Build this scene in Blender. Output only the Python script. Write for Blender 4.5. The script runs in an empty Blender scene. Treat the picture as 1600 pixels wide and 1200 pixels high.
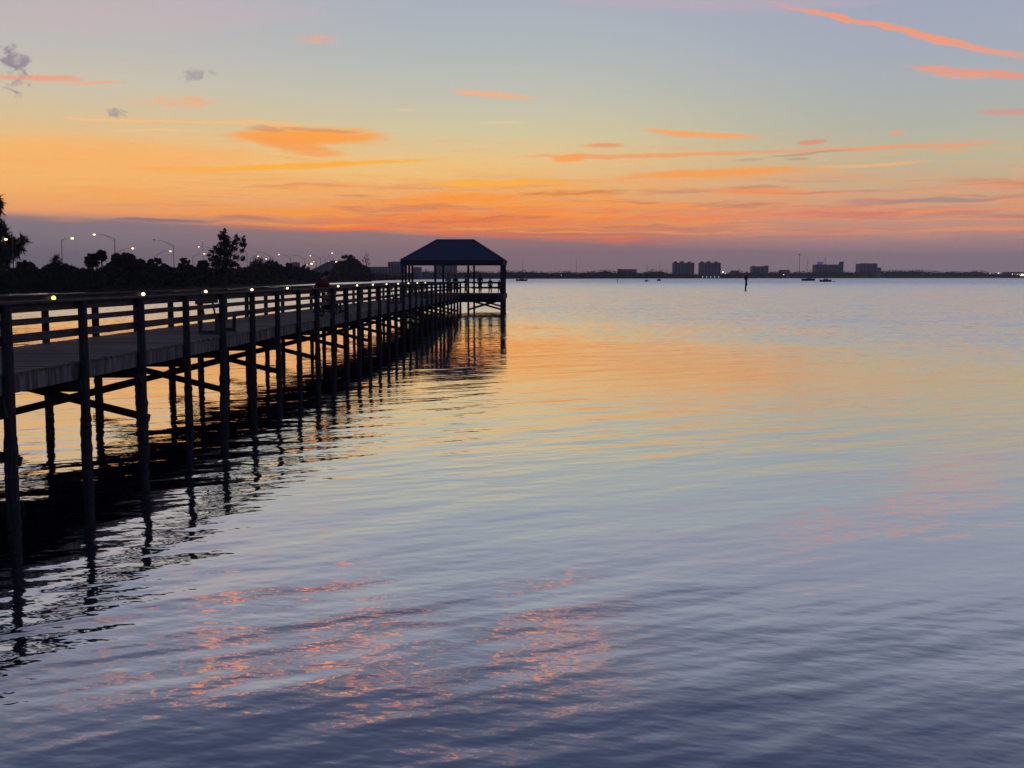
import bpy, bmesh, math, random
import numpy as np
from mathutils import Vector, Matrix
random.seed(7); rng = np.random.default_rng(7)
sc = bpy.context.scene
COL = sc.collection
R = math.radians
F = 1750.0; TH = math.atan(167/1750.0); H = 3.23
CT, ST = math.cos(TH), math.sin(TH)

def ray(u, v):
    x, y, z = (u-800), (600-v)*ST + F*CT, (600-v)*CT - F*ST
    return x, y, z
def P(u, v, Y):
    x, y, z = ray(u, v); s = Y/y
    return Vector((x*s, Y, H+z*s))
def YW(v):                       # distance at which the water surface appears in picture row v
    x, y, z = ray(800, v)
    return -H*y/z
def ppm(Y): return 1766.0/Y      # pixels per metre at distance Y near the horizon

# ------------------------------------------------------------------ helpers
class MB:
    def __init__(s): s.v = []; s.f = []
    def add(s, vs, fs):
        b = len(s.v); s.v += [tuple(p) for p in vs]; s.f += [tuple(i+b for i in f) for f in fs]
    def box(s, x0, x1, y0, y1, z0, z1):
        s.add([(x0,y0,z0),(x1,y0,z0),(x1,y1,z0),(x0,y1,z0),(x0,y0,z1),(x1,y0,z1),(x1,y1,z1),(x0,y1,z1)],
              [(0,3,2,1),(4,5,6,7),(0,1,5,4),(1,2,6,5),(2,3,7,6),(3,0,4,7)])
        return s
    def bar(s, a, b, w, h, up=(0,0,1)):        # rectangular bar from a to b, w across, h along 'up'
        a = Vector(a); b = Vector(b); d = (b-a).normalized(); upv = Vector(up)
        if abs(d.dot(upv)) > .98: upv = Vector((1,0,0))
        sx = d.cross(upv).normalized()*w/2; sz = sx.cross(d).normalized()*h/2
        vs = [a-sx-sz, a+sx-sz, a+sx+sz, a-sx+sz, b-sx-sz, b+sx-sz, b+sx+sz, b-sx+sz]
        s.add(vs, [(0,1,2,3),(7,6,5,4),(0,4,5,1),(1,5,6,2),(2,6,7,3),(3,7,4,0)])
        return s
    def tube(s, pts, rad, n=8, cap=True):
        pts = [Vector(p) for p in pts]
        if not hasattr(rad, '__len__'): rad = [rad]*len(pts)
        base = len(s.v); rings = []
        for i, p in enumerate(pts):
            d = (pts[min(i+1, len(pts)-1)]-pts[max(i-1, 0)]).normalized()
            a = Vector((0,0,1)) if abs(d.z) < .9 else Vector((1,0,0))
            e1 = d.cross(a).normalized(); e2 = d.cross(e1).normalized()
            for k in range(n):
                t = 2*math.pi*k/n
                s.v.append(tuple(p + (e1*math.cos(t)+e2*math.sin(t))*rad[i]))
        for i in range(len(pts)-1):
            for k in range(n):
                a = base+i*n+k; b = base+i*n+(k+1) % n
                s.f.append((a, b, b+n, a+n))
        if cap:
            s.f.append(tuple(base+k for k in reversed(range(n))))
            s.f.append(tuple(base+(len(pts)-1)*n+k for k in range(n)))
        return s
    def ball(s, c, r, n=8, m=6, sq=(1,1,1)):
        c = Vector(c); base = len(s.v)
        s.v.append((c.x, c.y, c.z+r*sq[2]))
        for i in range(1, m):
            ph = math.pi*i/m
            for k in range(n):
                t = 2*math.pi*k/n
                s.v.append((c.x+r*sq[0]*math.sin(ph)*math.cos(t), c.y+r*sq[1]*math.sin(ph)*math.sin(t), c.z+r*sq[2]*math.cos(ph)))
        s.v.append((c.x, c.y, c.z-r*sq[2])); last = len(s.v)-1
        for k in range(n): s.f.append((base, base+1+k, base+1+(k+1) % n))
        for i in range(m-2):
            for k in range(n):
                a = base+1+i*n+k; b = base+1+i*n+(k+1) % n
                s.f.append((a, a+n, b+n, b))
        for k in range(n):
            a = base+1+(m-2)*n+k; b = base+1+(m-2)*n+(k+1) % n
            s.f.append((a, last, b))
        return s
    def prism(s, poly, y0, y1):               # polygon in (x,z) extruded along y
        n = len(poly); b = len(s.v)
        s.v += [(x, y0, z) for x, z in poly] + [(x, y1, z) for x, z in poly]
        s.f.append(tuple(b+i for i in range(n))); s.f.append(tuple(b+n+i for i in reversed(range(n))))
        for i in range(n):
            j = (i+1) % n; s.f.append((b+i, b+n+i, b+n+j, b+j))
        return s
    def build(s, name, mat, parent=None, smooth=False):
        me = bpy.data.meshes.new(name); me.from_pydata(s.v, [], s.f); me.update()
        if smooth: me.polygons.foreach_set('use_smooth', [True]*len(me.polygons))
        me.materials.append(mat)
        o = bpy.data.objects.new(name, me); COL.objects.link(o)
        if parent is not None: o.parent = parent
        return o

def tag(o, label=None, cat=None, group=None, kind=None):
    if label: o['label'] = label
    if cat: o['category'] = cat
    if group: o['group'] = group
    if kind: o['kind'] = kind
    return o
def empty(name, loc=(0,0,0), rz=0, **k):
    o = bpy.data.objects.new(name, None); COL.objects.link(o)
    o.location = loc; o.rotation_euler = (0,0,rz); o.empty_display_size = .1
    return tag(o, **k)
def copy_tree(o, parent=None):
    c = o.copy(); COL.objects.link(c)
    if parent is not None: c.parent = parent
    for ch in list(o.children): copy_tree(ch, c)
    return c

# ------------------------------------------------------------------ node helpers
def s2l(c):
    return tuple(((x/255)/12.92 if x/255 <= .04045 else ((x/255+.055)/1.055)**2.4) for x in c)
def rgba(c): 
    l = s2l(c); return (l[0], l[1], l[2], 1)
class NT:
    def __init__(s, nt): s.nt = nt; nt.nodes.clear()
    def n(s, t, **kw):
        nd = s.nt.nodes.new(t)
        for k, v in kw.items(): setattr(nd, k, v)
        return nd
    def link(s, a, b): s.nt.links.new(a, b)
    def put(s, sock, val):
        if isinstance(val, bpy.types.NodeSocket): s.link(val, sock)
        elif val is not None: sock.default_value = val
    def m(s, op, a, b=None, c=None, clamp=False):
        nd = s.n('ShaderNodeMath', operation=op, use_clamp=clamp)
        s.put(nd.inputs[0], a)
        if b is not None: s.put(nd.inputs[1], b)
        if c is not None: s.put(nd.inputs[2], c)
        return nd.outputs[0]
    def vm(s, op, a, b=None, sc_=None):
        nd = s.n('ShaderNodeVectorMath', operation=op)
        s.put(nd.inputs[0], a)
        if b is not None: s.put(nd.inputs[1], b)
        if sc_ is not None: s.put(nd.inputs['Scale'], sc_)
        return nd.outputs['Value'] if op in ('LENGTH', 'DOT_PRODUCT') else nd.outputs[0]
    def xyz(s, x, y, z=0.0):
        nd = s.n('ShaderNodeCombineXYZ')
        for i, q in enumerate((x, y, z)): s.put(nd.inputs[i], q)
        return nd.outputs[0]
    def sep(s, v):
        nd = s.n('ShaderNodeSeparateXYZ'); s.link(v, nd.inputs[0]); return nd.outputs
    def rng(s, v, a, b, c=0.0, d=1.0, smooth=True):
        nd = s.n('ShaderNodeMapRange', interpolation_type='SMOOTHSTEP' if smooth else 'LINEAR')
        nd.clamp = not smooth
        for i, q in enumerate((v, a, b, c, d)): s.put(nd.inputs[i], q)
        return nd.outputs[0]
    def noise(s, v, scale, detail=2.0, rough=.5, dist=0.0):
        nd = s.n('ShaderNodeTexNoise', noise_dimensions='3D')
        s.put(nd.inputs['Vector'], v); s.put(nd.inputs['Scale'], scale)
        s.put(nd.inputs['Detail'], detail); s.put(nd.inputs['Roughness'], rough); s.put(nd.inputs['Distortion'], dist)
        return nd
    def mapn(s, v, loc=(0,0,0), rot=(0,0,0), scale=(1,1,1), typ='POINT'):
        nd = s.n('ShaderNodeMapping', vector_type=typ)
        s.link(v, nd.inputs[0]); nd.inputs[1].default_value = loc; nd.inputs[2].default_value = rot; nd.inputs[3].default_value = scale
        return nd.outputs[0]
    def mix(s, f, a, b, blend='MIX'):
        nd = s.n('ShaderNodeMix', data_type='RGBA', blend_type=blend)
        s.put(nd.inputs[0], f); s.put(nd.inputs[6], a); s.put(nd.inputs[7], b)
        return nd.outputs[2]
    def ramp(s, f, stops, interp='LINEAR'):
        nd = s.n('ShaderNodeValToRGB'); cr = nd.color_ramp; cr.interpolation = interp
        while len(cr.elements) > 1: cr.elements.remove(cr.elements[-1])
        cr.elements[0].position = stops[0][0]; cr.elements[0].color = stops[0][1]
        for p, c in stops[1:]:
            e = cr.elements.new(p); e.color = c
        s.link(f, nd.inputs[0]); return nd.outputs[0]

def material(name):
    m = bpy.data.materials.new(name); m.use_nodes = True
    return m, NT(m.node_tree)
def surf(name, c1, c2=None, scale=3.0, rough=.8, stretch=(1,1,1), spec=.3, bump=0, detail=4, metal=0, c3=None):
    m, t = material(name)
    out = t.n('ShaderNodeOutputMaterial'); b = t.n('ShaderNodeBsdfPrincipled')
    b.inputs['Roughness'].default_value = rough; b.inputs['Specular IOR Level'].default_value = spec
    b.inputs['Metallic'].default_value = metal
    t.link(b.outputs[0], out.inputs[0])
    if c2 is None: c2 = tuple(x*.7 for x in c1)
    co = t.n('ShaderNodeTexCoord').outputs['Object']
    v = t.mapn(co, scale=stretch)
    ns = t.noise(v, scale, detail, .6)
    f = t.rng(ns.outputs[0], .32, .68)
    col = t.mix(f, c1+(1,), c2+(1,))
    if c3:
        n2 = t.noise(t.mapn(co, scale=stretch, loc=(3,7,1)), scale*.37, 3, .6)
        col = t.mix(t.rng(n2.outputs[0], .5, .72), col, c3+(1,))
    t.link(col, b.inputs['Base Color'])
    if bump:
        bp = t.n('ShaderNodeBump'); bp.inputs['Strength'].default_value = bump; bp.inputs['Distance'].default_value = .01
        t.link(ns.outputs[0], bp.inputs['Height']); t.link(bp.outputs[0], b.inputs['Normal'])
    return m
def glow(name, col, strength):
    m, t = material(name)
    out = t.n('ShaderNodeOutputMaterial'); e = t.n('ShaderNodeEmission')
    e.inputs[0].default_value = col+(1,); e.inputs[1].default_value = strength
    t.link(e.outputs[0], out.inputs[0]); return m

M = {}
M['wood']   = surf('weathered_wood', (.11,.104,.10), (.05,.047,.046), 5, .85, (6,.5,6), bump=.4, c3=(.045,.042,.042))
M['plank']  = surf('deck_plank_wood', (.12,.11,.108), (.055,.05,.05), 4, .85, (.6,7,6), bump=.4, c3=(.06,.056,.056))
def plank_mat():
    m, t = material('deck_plank_boards')
    out = t.n('ShaderNodeOutputMaterial'); b = t.n('ShaderNodeBsdfPrincipled'); b.inputs['Roughness'].default_value = .8; b.inputs['Specular IOR Level'].default_value = .3
    t.link(b.outputs[0], out.inputs[0])
    co = t.n('ShaderNodeTexCoord').outputs['Object']; x, y, z = t.sep(co)
    wn = t.n('ShaderNodeTexWhiteNoise', noise_dimensions='1D'); t.link(t.m('FLOOR', t.m('MULTIPLY', y, 1/.145)), wn.inputs['W'])
    ns = t.noise(t.mapn(co, scale=(.8,14,1)), 2.0, 5, .65).outputs[0]
    big = t.noise(co, .5, 3, .6).outputs[0]
    f = t.m('ADD', t.m('MULTIPLY', wn.outputs[0], .6), t.m('ADD', t.m('MULTIPLY', ns, .5), t.m('MULTIPLY', big, .35)))
    t.link(t.mix(t.rng(f, .3, 1.15), (.035,.033,.033,1), (.17,.155,.15,1)), b.inputs['Base Color'])
    t.link(t.rng(wn.outputs[0], 0, 1, .55, .85), b.inputs['Roughness'])
    return m
M['plank'] = plank_mat()
M['fascia'] = surf('stained_fascia_wood', (.27,.25,.24), (.085,.078,.075), 2.2, .9, (5,5,.7), bump=.4, c3=(.05,.045,.045))
M['pile']   = surf('treated_piling_wood', (.05,.055,.062), (.028,.03,.034), 5, .9, (4,4,.5), bump=.4)
M['dark']   = surf('dark_understructure_wood', (.05,.048,.047), (.025,.024,.024), 4, .9, (3,3,3))  # darker wood tone for under-deck timbers and channel posts
M['roof']   = surf('slate_blue_roofing', (.055,.07,.11), (.04,.052,.085), 6, .6, (1,8,8))
M['paint']  = surf('dark_painted_timber', (.04,.042,.06), (.03,.03,.045), 5, .8)
M['leaf']   = surf('dark_foliage', (.016,.022,.015), (.008,.012,.008), .6, .9)
M['leaf2']  = surf('grey_green_foliage', (.03,.035,.028), (.016,.02,.015), .6, .9)
M['bark']   = surf('bark', (.07,.06,.05), (.035,.03,.025), 4, .95, (3,3,.6))
M['metal']  = surf('galvanised_steel', (.10,.10,.115), (.07,.07,.08), 3, .5, metal=.3)
M['black']  = surf('black_plastic', (.015,.015,.017), None, 5, .6)
M['land']   = surf('shore_earth', (.02,.018,.016), (.01,.01,.009), .1, .95)
M['concrete'] = surf('concrete', (.22,.21,.20), (.14,.135,.13), .2, .85)
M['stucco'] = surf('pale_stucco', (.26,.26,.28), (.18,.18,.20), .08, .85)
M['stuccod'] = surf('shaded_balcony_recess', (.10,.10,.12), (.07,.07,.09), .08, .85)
M['white']  = surf('white_gelcoat', (.30,.30,.33), (.22,.22,.25), .5, .4)
M['hulld']  = surf('dark_hull_paint', (.03,.035,.05), (.02,.024,.035), .5, .4)
M['glassd'] = surf('dark_window_glass', (.02,.022,.03), None, 1, .15, spec=.6)
M['skin']   = surf('skin', (.30,.17,.12), (.24,.13,.09), 6, .6)
M['hair']   = surf('dark_hair', (.012,.009,.008), None, 30, .7)
M['red']    = surf('dark_red_cloth', (.14,.01,.015), (.09,.006,.01), 6, .9)
M['navy']   = surf('navy_denim', (.015,.022,.05), (.01,.015,.035), 8, .9)
M['blues']  = surf('pale_blue_cloth', (.12,.14,.22), (.08,.1,.16), 6, .9)
M['blackc'] = surf('black_cloth', (.014,.012,.016), None, 6, .9)
M['beige']  = surf('beige_cloth', (.28,.24,.2), None, 6, .9)
M['orange'] = surf('orange_nylon', (.6,.22,.04), (.45,.15,.03), 6, .6)
M['bulb']   = glow('warm_bulb', (1.0,.66,.12), 2.6)
M['bulbw']  = glow('white_warm_bulb', (1.0,.74,.30), 3.6)
M['sodium'] = glow('sodium_lamp', (1.0,.6,.2), 4.0)
M['ledw']   = glow('white_lamp', (1.0,.9,.7), 4.0)
M['faint']  = glow('dim_white_window_light', (.8,.85,1.0), .7)
M['violet'] = glow('violet_turret_glow', (.12,.08,.6), .55)  # turret block itself glows; the violet lighting on it is put into emission
M['redl']   = glow('red_beacon', (1.0,.25,.2), 1.0)

# ------------------------------------------------------------------ world
def azel(u, v):
    x, y, z = ray(u, v)
    return math.degrees(math.atan2(x, y)), math.degrees(math.atan2(z, math.hypot(x, y)))
def make_world():
    w = bpy.data.worlds.new('World'); sc.world = w; w.use_nodes = True
    t = NT(w.node_tree)
    d = t.n('ShaderNodeTexCoord').outputs['Generated']
    x, y, z = t.sep(d)
    az = t.m('MULTIPLY', t.m('ARCTAN2', x, y), 57.29578)
    el = t.m('MULTIPLY', t.m('ARCSINE', z), 57.29578)
    el = t.m('MAXIMUM', el, 0.0)
    p0 = t.xyz(az, el, 0.0)
    # gentle warp so that nothing is ruler-straight
    wn = t.noise(t.mapn(p0, scale=(.25,.9,1)), 1.0, 3, .55)
    wn2 = t.noise(t.mapn(p0, loc=(31,17,0), scale=(.25,.9,1)), 1.0, 3, .55)
    wv = t.xyz(t.m('MULTIPLY', t.m('SUBTRACT', wn.outputs[0], .5), 1.2), t.m('MULTIPLY', t.m('SUBTRACT', wn2.outputs[0], .5), .55), 0.0)
    p = t.vm('ADD', p0, wv)
    _, elw, _ = t.sep(p)
    elm = t.m('ADD', t.m('MULTIPLY', el, .75), t.m('MULTIPLY', elw, .25))
    f = t.m('DIVIDE', elm, 40.0)
    def stops(lst): return [(e/40.0, rgba(c)) for e, c in lst]
    HI = [(16,(156,162,182)),(20,(120,128,152)),(24,(84,93,124)),(29,(62,69,102)),(40,(52,58,92))]
    L = t.ramp(f, stops([(0,(118,108,126)),(1.7,(128,115,131)),(2.6,(146,124,132)),(3.1,(238,160,104)),(4.3,(246,182,108)),(5.9,(248,188,112)),(7.2,(222,194,148)),(9.1,(205,196,176)),(10.7,(192,188,184)),(12.2,(190,184,185)),(13.8,(186,179,186))]+HI))
    C = t.ramp(f, stops([(0,(138,114,126)),(1.5,(150,118,124)),(2.1,(196,122,104)),(2.6,(232,136,84)),(4.3,(238,178,112)),(5.9,(232,196,138)),(7.2,(212,200,160)),(9.1,(194,194,180)),(10.7,(182,188,186)),(12.2,(174,182,188)),(13.8,(170,176,190))]+HI))
    Rr = t.ramp(f, stops([(0,(146,126,140)),(1.5,(162,132,138)),(2.3,(192,145,132)),(3.2,(210,158,126)),(4.3,(202,172,138)),(5.9,(190,182,154)),(7.2,(178,180,168)),(9.1,(172,178,180)),(10.7,(166,173,186)),(12.2,(163,170,187)),(13.8,(161,166,186))]+HI))
    g = t.mix(t.rng(az, -22.0, -2.0), L, C)
    g = t.mix(t.rng(az, 0.0, 20.0), g, Rr)
    fib = t.noise(t.mapn(p, rot=(0,0,R(-3)), scale=(.22,3.2,1)), 1.0, 8, .68)      # fibre texture of the clouds
    fibf = t.noise(t.mapn(t.mapn(p, rot=(0,0,R(-5))), scale=(.42,5.0,1)), 1.0, 8, .66).outputs[0]
    fine = t.noise(t.mapn(t.mapn(p, rot=(0,0,R(-9))), scale=(1.1,8.5,1)), 1.0, 8, .68)
    finef = fine.outputs[0]
    col = g
    def streak(a, b, wpx, c, s=1.0, tex=.5, soft=.42, which=None):
        nonlocal col
        (a0, e0), (a1, e1) = azel(*a), azel(*b)
        ln = math.hypot(a1-a0, e1-e0)/2*1.1; ang = math.atan2(e1-e0, a1-a0)
        cA, sA = math.cos(ang), math.sin(ang); wd = wpx/F*57.3
        v = t.vm('SUBTRACT', p, ((a0+a1)/2, (e0+e1)/2, 0))
        q1 = t.vm('DOT_PRODUCT', v, (cA/ln, sA/ln, 0)); q2 = t.vm('DOT_PRODUCT', v, (-sA/wd, cA/wd, 0))
        r2 = t.m('MULTIPLY_ADD', q1, q1, t.m('MULTIPLY', q2, q2))
        n_ = which if which is not None else fibf
        if tex < .45:      # smooth, drawn-out streak
            mk = t.rng(t.m('MULTIPLY_ADD', r2, -.42, t.m('MULTIPLY', n_, .42)), -.14, .16)
        else:              # feathered patch
            mk = t.rng(t.m('MULTIPLY_ADD', r2, -.26, n_), .30, .60)
        s = s*.9
        if s != 1.0: mk = t.m('MULTIPLY', mk, s)
        col = t.mix(mk, col, rgba(c))
    # broad background fibres through the orange zone
    zone = t.m('MULTIPLY', t.rng(el, 2.2, 3.2), t.rng(el, 8.2, 4.6))
    zone = t.m('MULTIPLY', zone, t.rng(t.m('ABSOLUTE', az), 40.0, 20.0))
    bf = t.rng(fib.outputs[0], .5, .66)
    col = t.mix(t.m('MULTIPLY', t.m('MULTIPLY', bf, zone), .45), col, rgba((250,160,78)))
    streak((-120,238),(460,250), 34, (250,178,104), .65, .3)
    streak((-150,295),(420,300), 22, (248,172,96), .5, .5)
    streak((300,262),(900,262), 22, (244,196,120), .5, .4)
    z2 = t.m('MULTIPLY', t.rng(el, 1.7, 2.3), t.rng(el, 5.6, 3.6))
    z2 = t.m('MULTIPLY', z2, t.m('MULTIPLY', t.rng(az, -24.0, -8.0), t.rng(az, 42.0, 22.0)))
    f1 = t.noise(t.mapn(p, loc=(5,2,0), rot=(0,0,R(1.5)), scale=(.11,3.4,1)), 1.0, 6, .6).outputs[0]
    f2 = t.noise(t.mapn(p, loc=(15,9,0), rot=(0,0,R(-1.5)), scale=(.13,3.0,1)), 1.0, 6, .62).outputs[0]
    col = t.mix(t.m('MULTIPLY', t.m('MULTIPLY', t.rng(f1, .47, .60), z2), .85), col, t.mix(t.rng(az, 2.0, 16.0), rgba((255,156,58)), rgba((238,148,104))))
    col = t.mix(t.m('MULTIPLY', t.m('MULTIPLY', t.rng(f2, .52, .66), z2), .7), col, rgba((190,122,108)))
    streak((180,267),(730,247), 5, (255,176,58), 1, .35, which=finef)
    streak((0,306),(150,306), 4, (252,170,84), .8, .5)
    streak((80,186),(300,193), 3.5, (250,192,128), 1, .3)
    streak((200,190),(560,195), 4, (248,190,120), .9, .3)
    streak((150,205),(360,206), 2.5, (246,196,134), .8, .2)
    streak((330,211),(625,214), 18, (253,164,74), 1.1, .4)
    streak((370,216),(545,240), 15, (250,158,80), .9, .4)
    streak((375,200),(455,203), 5, (206,142,112), .6, .4)
    streak((430,197),(580,211), 3.5, (200,138,108), .55, .3)
    streak((450,322),(1000,297), 11, (255,152,50), 1, .45, which=finef)
    streak((650,287),(880,286), 9, (255,176,66), 1, .4)
    streak((520,333),(1060,326), 12, (252,138,60), .9, .55)
    streak((430,343),(980,342), 13, (250,124,50), .85, .5, which=finef)
    streak((600,347),(900,338), 4.5, (196,108,88), .8, .55)
    streak((560,322),(760,318), 4, (214,118,66), .7, .5)
    streak((270,357),(700,358), 7, (255,120,60), 1, .3)
    streak((560,366),(860,368), 7, (246,108,58), .9, .5)
    streak((660,378),(920,386), 6, (244,110,74), .9, .45)
    streak((-60,343),(140,345), 4.5, (246,132,82), .9, .3)
    streak((150,341),(355,345), 4.5, (136,116,122), .95, .25)
    streak((320,334),(440,342), 4, (172,124,108), .7, .4)
    # right-hand half
    streak((985,204),(1212,216), 5.5, (252,166,92), 1, .15)
    streak((780,246),(1250,236), 5, (244,160,100), .95, .35)
    streak((1100,238),(1640,222), 4.5, (240,158,112), .9, .25)
    streak((1180,246),(1360,232), 2.5, (190,138,118), .7, .3)
    streak((905,228),(978,227), 5, (238,150,104), .9, .3)
    streak((1235,222),(1297,219), 5.5, (228,142,110), .9, .3)
    streak((1383,208),(1417,206), 5, (240,160,120), .8, .4)
    streak((855,249),(925,248), 8, (250,162,84), .95, .3)
    streak((1220,249),(1270,248), 3, (176,150,134), .8, .4)
    streak((1140,250),(1200,248), 3, (184,156,132), .6, .4)
    streak((930,277),(1330,263), 9, (250,158,80), .95, .35)
    streak((1250,264),(1470,250), 3.5, (244,178,116), .8, .3)
    streak((800,286),(960,290), 9, (255,170,60), .9, .5)
    streak((780,303),(1020,299), 7, (206,118,60), .75, .5)
    streak((1080,299),(1290,298), 7, (246,148,88), .9, .35)
    streak((1120,293),(1250,292), 4, (196,140,110), .7, .4)
    streak((1340,300),(1640,292), 7, (220,156,128), .7, .5)
    streak((1040,318),(1240,322), 8, (188,132,110), .85, .6)
    streak((900,330),(1640,330), 12, (232,134,104), .75, .55)
    streak((860,341),(1250,338), 8, (250,132,74), .85, .55, which=finef)
    streak((1290,318),(1460,312), 6, (190,134,128), .8, .4)
    streak((1365,314),(1580,311), 5, (158,136,138), .8, .4)
    streak((1150,334),(1700,334), 8, (198,130,120), .7, .55)
    streak((1160,360),(1420,358), 5, (178,132,128), .6, .5)
    streak((800,374),(1080,378), 10, (244,112,66), .65, .55)
    streak((1050,366),(1700,362), 18, (214,150,124), .45, .5)
    streak((1090,370),(1400,373), 4, (164,124,128), .6, .5)
    # high streaks
    streak((1500,-60),(1500,-61), 1, (240,150,120), 0, 0)
    streak((1165,-6),(1640,92), 4.5, (252,152,110), 1, .3, which=finef)
    streak((1380,46),(1640,96), 6, (250,156,118), .7, .4, which=finef)
    streak((1395,101),(1680,126), 7, (244,150,120), .85, .2)
    streak((1430,108),(1560,120), 11, (240,162,134), .6, .55)
    streak((1520,176),(1700,172), 7, (214,152,134), .8, .4)
    streak((690,139),(848,155), 6, (248,178,132), .9, .35)
    streak((455,63),(532,62), 9, (232,172,152), .85, .6, which=finef)
    streak((200,157),(360,158), 12, (244,176,130), .9, .65, which=finef)
    streak((-40,116),(140,126), 6.5, (244,160,130), .95, .35)
    streak((90,131),(216,127), 3.5, (240,176,140), .9, .3)
    streak((610,173),(650,174), 2.5, (240,198,150), .7, .2)
    streak((740,192),(830,193), 2.5, (240,204,160), .6, .2)
    streak((-200,22),(560,14), 30, (204,178,184), .35, .4)
    streak((820,-4),(1420,4), 12, (200,170,182), .4, .4)
    # the flat mauve bank above the horizon
    edge = t.ramp(t.rng(az, -28, 28, 0, 1, False), [(0,(.59,)*3+(1,)),(.25,(.49,)*3+(1,)),(.38,(.455,)*3+(1,)),(.5,(.39,)*3+(1,)),(.62,(.30,)*3+(1,)),(1,(.18,)*3+(1,))])
    edge = t.m('MULTIPLY', edge, 5.0)
    jit = t.m('MULTIPLY', t.m('SUBTRACT', fib.outputs[0], .5), .45)
    dd = t.m('SUBTRACT', t.m('ADD', elm, jit), edge)
    bank = t.rng(dd, .20, -.16)
    bc = t.ramp(t.rng(az, -25, 25, 0, 1, False), [(0,rgba((128,119,128))),(.5,rgba((148,120,124))),(1,rgba((150,128,142)))])
    bcl = t.ramp(t.rng(az, -25, 25, 0, 1, False), [(0,rgba((115,107,120))),(.5,rgba((132,114,122))),(1,rgba((142,127,138)))])
    bc = t.mix(t.rng(el, 0.2, 2.4), bcl, bc)
    col = t.mix(t.m('MULTIPLY', bank, .93), col, bc)
    # small dark scud clouds on the left
    scud = t.noise(t.mapn(p0, scale=(1.3,1.6,1)), 1.0, 6, .60, .9)
    sm = scud.outputs[0]
    for (u_, v_, ru, rv, c_, st_) in ((8,108,40,46,(140,127,146),.85),(308,117,30,13,(164,156,162),.8),(183,176,17,9,(152,142,148),.8),(137,92,12,8,(180,174,182),.6)):
        a_, e_ = azel(u_, v_)
        vv = t.vm('SUBTRACT', p, (a_, e_, 0))
        qq = t.vm('MULTIPLY', vv, (1/(ru/30.5), 1/(rv/30.5), 0)); rr_ = t.vm('DOT_PRODUCT', qq, qq)
        mk_ = t.rng(t.m('MULTIPLY_ADD', rr_, -.15, sm), .41, .64)
        col = t.mix(t.m('MULTIPLY', mk_, st_), col, rgba(c_))
    # orange mackerel clouds above the frame (seen in the water)
    mk = t.noise(t.mapn(p0, scale=(1.0,1.5,1)), 1.0, 4, .6, .4)
    mkc = t.noise(t.mapn(p0, rot=(0,0,R(15)), scale=(.12,.3,1)), 1.0, 2, .5)
    mkf = t.m('MULTIPLY', t.rng(mk.outputs[0], .53, .56), t.rng(mkc.outputs[0], .44, .52))
    mz = t.m('MULTIPLY', t.rng(el, 15.0, 17.0), t.rng(el, 23.0, 19.5))
    mz = t.m('MULTIPLY', mz, t.m('MULTIPLY', t.rng(az, -27.0, -12.0), t.rng(az, 9.0, -2.0)))
    col = t.mix(t.m('MULTIPLY', mkf, mz), col, (1.35,.45,.18,1))
    # the eastern half of the dusk sky, behind the camera
    B = t.ramp(t.m('DIVIDE', el, 90.0, clamp=True), [(0,rgba((92,88,116))),(.1,rgba((120,112,140))),(.3,rgba((92,98,132))),(1,rgba((52,58,92)))])
    front = t.rng(y, -.15, .72)
    col = t.mix(front, B, col)
    sky = t.n('ShaderNodeTexSky', sky_type='NISHITA'); sky.sun_disc = False
    sky.sun_elevation = R(0.2); sky.sun_rotation = R(-4); sky.altitude = 0
    nis = t.vm('SCALE', sky.outputs[0], sc_=.003)
    lowb = t.rng(el, 0.0, 9.0, 1.16, 1.02, False)
    fin = t.vm('ADD', t.vm('SCALE', col, sc_=lowb), nis)
    bg = t.n('ShaderNodeBackground'); t.link(fin, bg.inputs[0]); bg.inputs[1].default_value = 1.0
    out = t.n('ShaderNodeOutputWorld'); t.link(bg.outputs[0], out.inputs[0])
    w.cycles.sampling_method = 'MANUAL'; w.cycles.sample_map_resolution = 512
make_world()
sun = bpy.data.lights.new('sun', 'SUN'); sun.energy = .003; sun.angle = R(20); sun.color = (1,.6,.35)
so = bpy.data.objects.new('sun', sun); COL.objects.link(so); so.rotation_euler = (R(-89), 0, R(2)); so.rotation_euler = (R(89), 0, R(184))

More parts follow.
